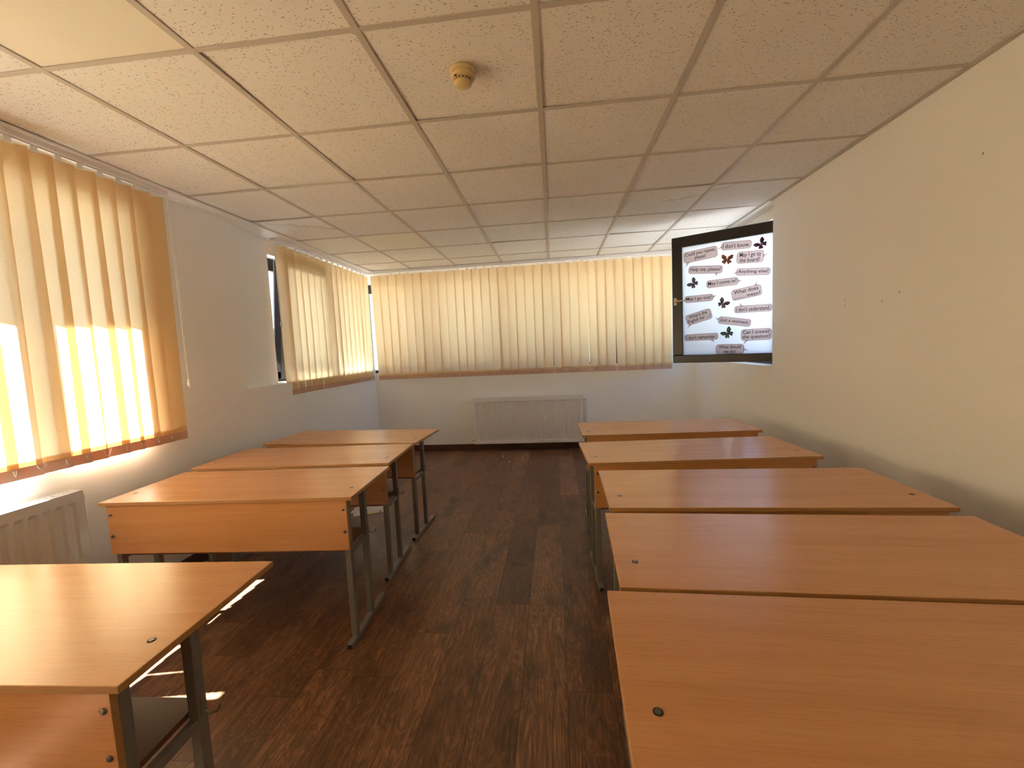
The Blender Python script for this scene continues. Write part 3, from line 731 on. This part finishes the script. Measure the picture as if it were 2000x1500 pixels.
# ------------------------------------------------------------------ school desks
DW, DD, DT = 1.2454, 0.5089, 0.7214
def screw(b, T, r_=0.008):
    b.mi = 0; b.lathe([(r_, 0), (r_, 0.0012), (r_*0.55, 0.0022)], 16, T)
def make_desk(label):
    t = thing('school_desk', label, 'desk', (0,0,0), 0, 'beech laminate school desks in two rows')
    b = MB(); b.box(-DW/2, DW/2, -DD/2, DD/2, DT-0.018, DT)
    top = b.build('tabletop', [M_BEECH, M_EDGE], t, bevel=0.0018)
    for p in top.data.polygons:
        if abs(p.normal.z) < 0.5: p.material_index = 1
    for sx in (-1, 1):
        b = MB(); b.lathe([(0.0092, 0), (0.0092, 0.0008)], 20, Matrix.Translation((sx*0.565, -0.118, DT+0.0002))); rec = b.build('screw_recess', M_DARK, t)
        b = MB(); b.lathe([(0.0062, 0), (0.0060, 0.0008), (0.0030, 0.0009)], 18, Matrix.Translation((sx*0.565, -0.118, DT+0.0008))); b.build('screw', M_SCREW, rec)
    b = MB(); b.box(-0.592, 0.592, -0.247, -0.231, DT-0.018-0.240, DT-0.0185)
    pn = b.build('front_panel', [M_BEECH, M_EDGE], t, bevel=0.001)
    for p in pn.data.polygons:
        if abs(p.normal.y) < 0.5: p.material_index = 1
    for sx in (-1, 1):
        for z in (DT-0.062, DT-0.168):
            b = MB()
            b.lathe([(0.0075, 0), (0.0070, 0.003), (0.0035, 0.0045)], 16, Matrix.Translation((sx*0.575, -0.247, z)) @ Matrix.Rotation(math.pi/2, 4, 'X'))
            b.build('bolt', M_SCREW, pn); b = MB()
            b.lathe([(0.0080, 0), (0.0078, 0.005), (0.0045, 0.0055), (0.0042, 0.010)], 6, Matrix.Translation((sx*0.575, -0.1995, z)) @ Matrix.Rotation(-math.pi/2, 4, 'X'))
            b.build('nut', M_SCREW, pn)
    b = MB(); b.box(-0.556, 0.556, -0.229, 0.010, 0.448, 0.464)
    sh = b.build('book_shelf', M_SHELF, t, bevel=0.001)
    for sx in (-1, 1):
        xo = sx*0.588; xi = sx*0.560; xa, xb = min(xo, xi), max(xo, xi)
        b = MB(); b.box(xa, xb, -0.230, -0.200, 0.025, DT-0.019); b.build('leg', M_METAL, t, bevel=0.002)
        b = MB(); b.box(xa, xb, -0.042, -0.012, 0.025, DT-0.019); b.build('leg', M_METAL, t, bevel=0.002)
        b = MB(); b.box(xa, xb, -0.288, 0.142, 0.0, 0.025); ft = b.build('foot', M_METAL, t, bevel=0.002)
        b = MB(); b.box(xa+0.003, xb-0.003, -0.2886, -0.282, 0.003, 0.022); b.box(xa+0.003, xb-0.003, 0.136, 0.1426, 0.003, 0.022); b.build('foot_cap', M_CAP, ft)
        b = MB(); b.box(xa+0.002, xb-0.002, -0.200, -0.042, 0.424, 0.447); b.build('side_rail', M_METAL, t, bevel=0.002)
        b = MB(); b.box(xa+0.002, xb-0.002, -0.200, -0.042, DT-0.038, DT-0.019); b.build('top_rail', M_METAL, t, bevel=0.002)
        b = MB(); x = xo + sx*0.003
        b.box(min(x-sx*.003, x), max(x-sx*.003, x), -0.034, -0.020, 0.448, 0.500)
        b.tube([(x, -0.027, 0.492), (x, -0.027, 0.462), (x+sx*0.010, -0.022, 0.448), (x+sx*0.026, -0.016, 0.449), (x+sx*0.034, -0.012, 0.466)], 0.0030, 8)
        b.build('bag_hook', M_METAL, t)
    return t
desks = [
 ('nearest desk on the left, below the large sunlit blind, cut by the left frame edge', -1.541, .953, .038),
 ('second desk of the left row, its full front panel facing the camera', -1.588, 2.046, .040),
 ('third desk of the left row, with papers lying on the floor beneath it', -1.641, 2.623, .039),
 ('farthest desk of the left row, nearest the back wall', -1.626, 3.222, -.064),
 ('nearest desk on the right, filling the bottom right corner of the view', .7265, .8085, -.041),
 ('second desk of the right row, just behind the nearest right desk', .783, 1.335, -.038),
 ('third and middle desk of the right row', .820, 1.908, -.016),
 ('fourth desk of the right row, with bluish window glare at its right end', .771, 2.595, .049),
 ('farthest desk of the right row, in front of the back radiator corner', .791, 3.308, .029),
]
d0 = None
for (lb, x, y, a) in desks:
    if d0 is None: d0 = make_desk(lb); d = d0
    else: d = copy_tree(d0)
    d['label'] = lb; d.location = (x, y, 0); d.rotation_euler = (0, 0, a)

# ------------------------------------------------------------------ small things on the floor
M_PAPER = mat('printed_paper', (0.72,0.68,0.66), 0.7)
def make_print():
    mm = mat('paper_print', (0.7,0.66,0.64), 0.7); c = objco(mm); n1 = noise(mm, mapping(mm, c, (60, 220, 1)), 1.0, 2); n2 = noise(mm, c, 18, 2)
    k = math_(mm, 'MULTIPLY', math_(mm, 'GREATER_THAN', n1, 0.56), math_(mm, 'GREATER_THAN', n2, 0.45))
    L(mm, mixc(mm, math_(mm, 'MULTIPLY', k, 0.55), (0.74,0.70,0.68), (0.25,0.22,0.26)), bsdf(mm).inputs['Base Color']); return mm
M_PRINT = make_print()
t = thing('printed_paper', 'white printed papers with a yellow strip on the floor under a left row desk', 'paper', (-1.66, 3.50, 0), 0.42)
b = MB(); b.box(-0.150, 0.150, -0.100, 0.115, 0.0005, 0.0022); b.build('sheet', M_PRINT, t)
b = MB(); b.box(-0.165, -0.115, -0.075, 0.135, 0.0024, 0.0036, Matrix.Rotation(-0.35, 4, 'Z')); b.build('sheet', M_PRINT, t)
b = MB(); b.box(-0.100, 0.060, -0.098, -0.060, 0.0024, 0.0030); b.build('yellow_strip', mat('paper_yellow', (0.62,0.55,0.22), 0.7), t)
b = MB(); b.box(0.062, 0.082, -0.098, -0.045, 0.0024, 0.0030); b.build('grey_block', mat('paper_grey', (0.3,0.28,0.28), 0.7), t)
b = MB(); b.lathe([(0.010, 0.0005), (0.011, 0.003), (0.006, 0.006)], 12); o = b.build('paper_scrap', mat('white_scrap', (0.9,0.85,0.8), 0.5), smooth=True)
o.location = (-0.593, 4.999, 0); tag(o, 'tiny bright white scrap on the floor in front of the back radiator', 'scrap')
def make_clear():
    mm = mat('cloudy_translucent', (0.85,0.78,0.70), 0.25); bsdf(mm).inputs['Alpha'].default_value = 0.45; return mm
M_CLEAR = make_clear()
for k, (x, y, lb) in enumerate(((-0.700, 5.222, 'small pale translucent object on the floor, left of the white scrap'), (-0.446, 5.106, 'small pale translucent object on the floor, right of the white scrap'))):
    b = MB(); b.lathe([(0.016, 0.0), (0.015, 0.008), (0.006, 0.012), (0.006, 0.026), (0.010, 0.030), (0.008, 0.038)], 16)  # small pale translucent shape resting on the floor
    o = b.build('pale_object', M_CLEAR, smooth=True); o.location = (x, y, 0); tag(o, lb, 'peg', 'small pale objects on the floor')
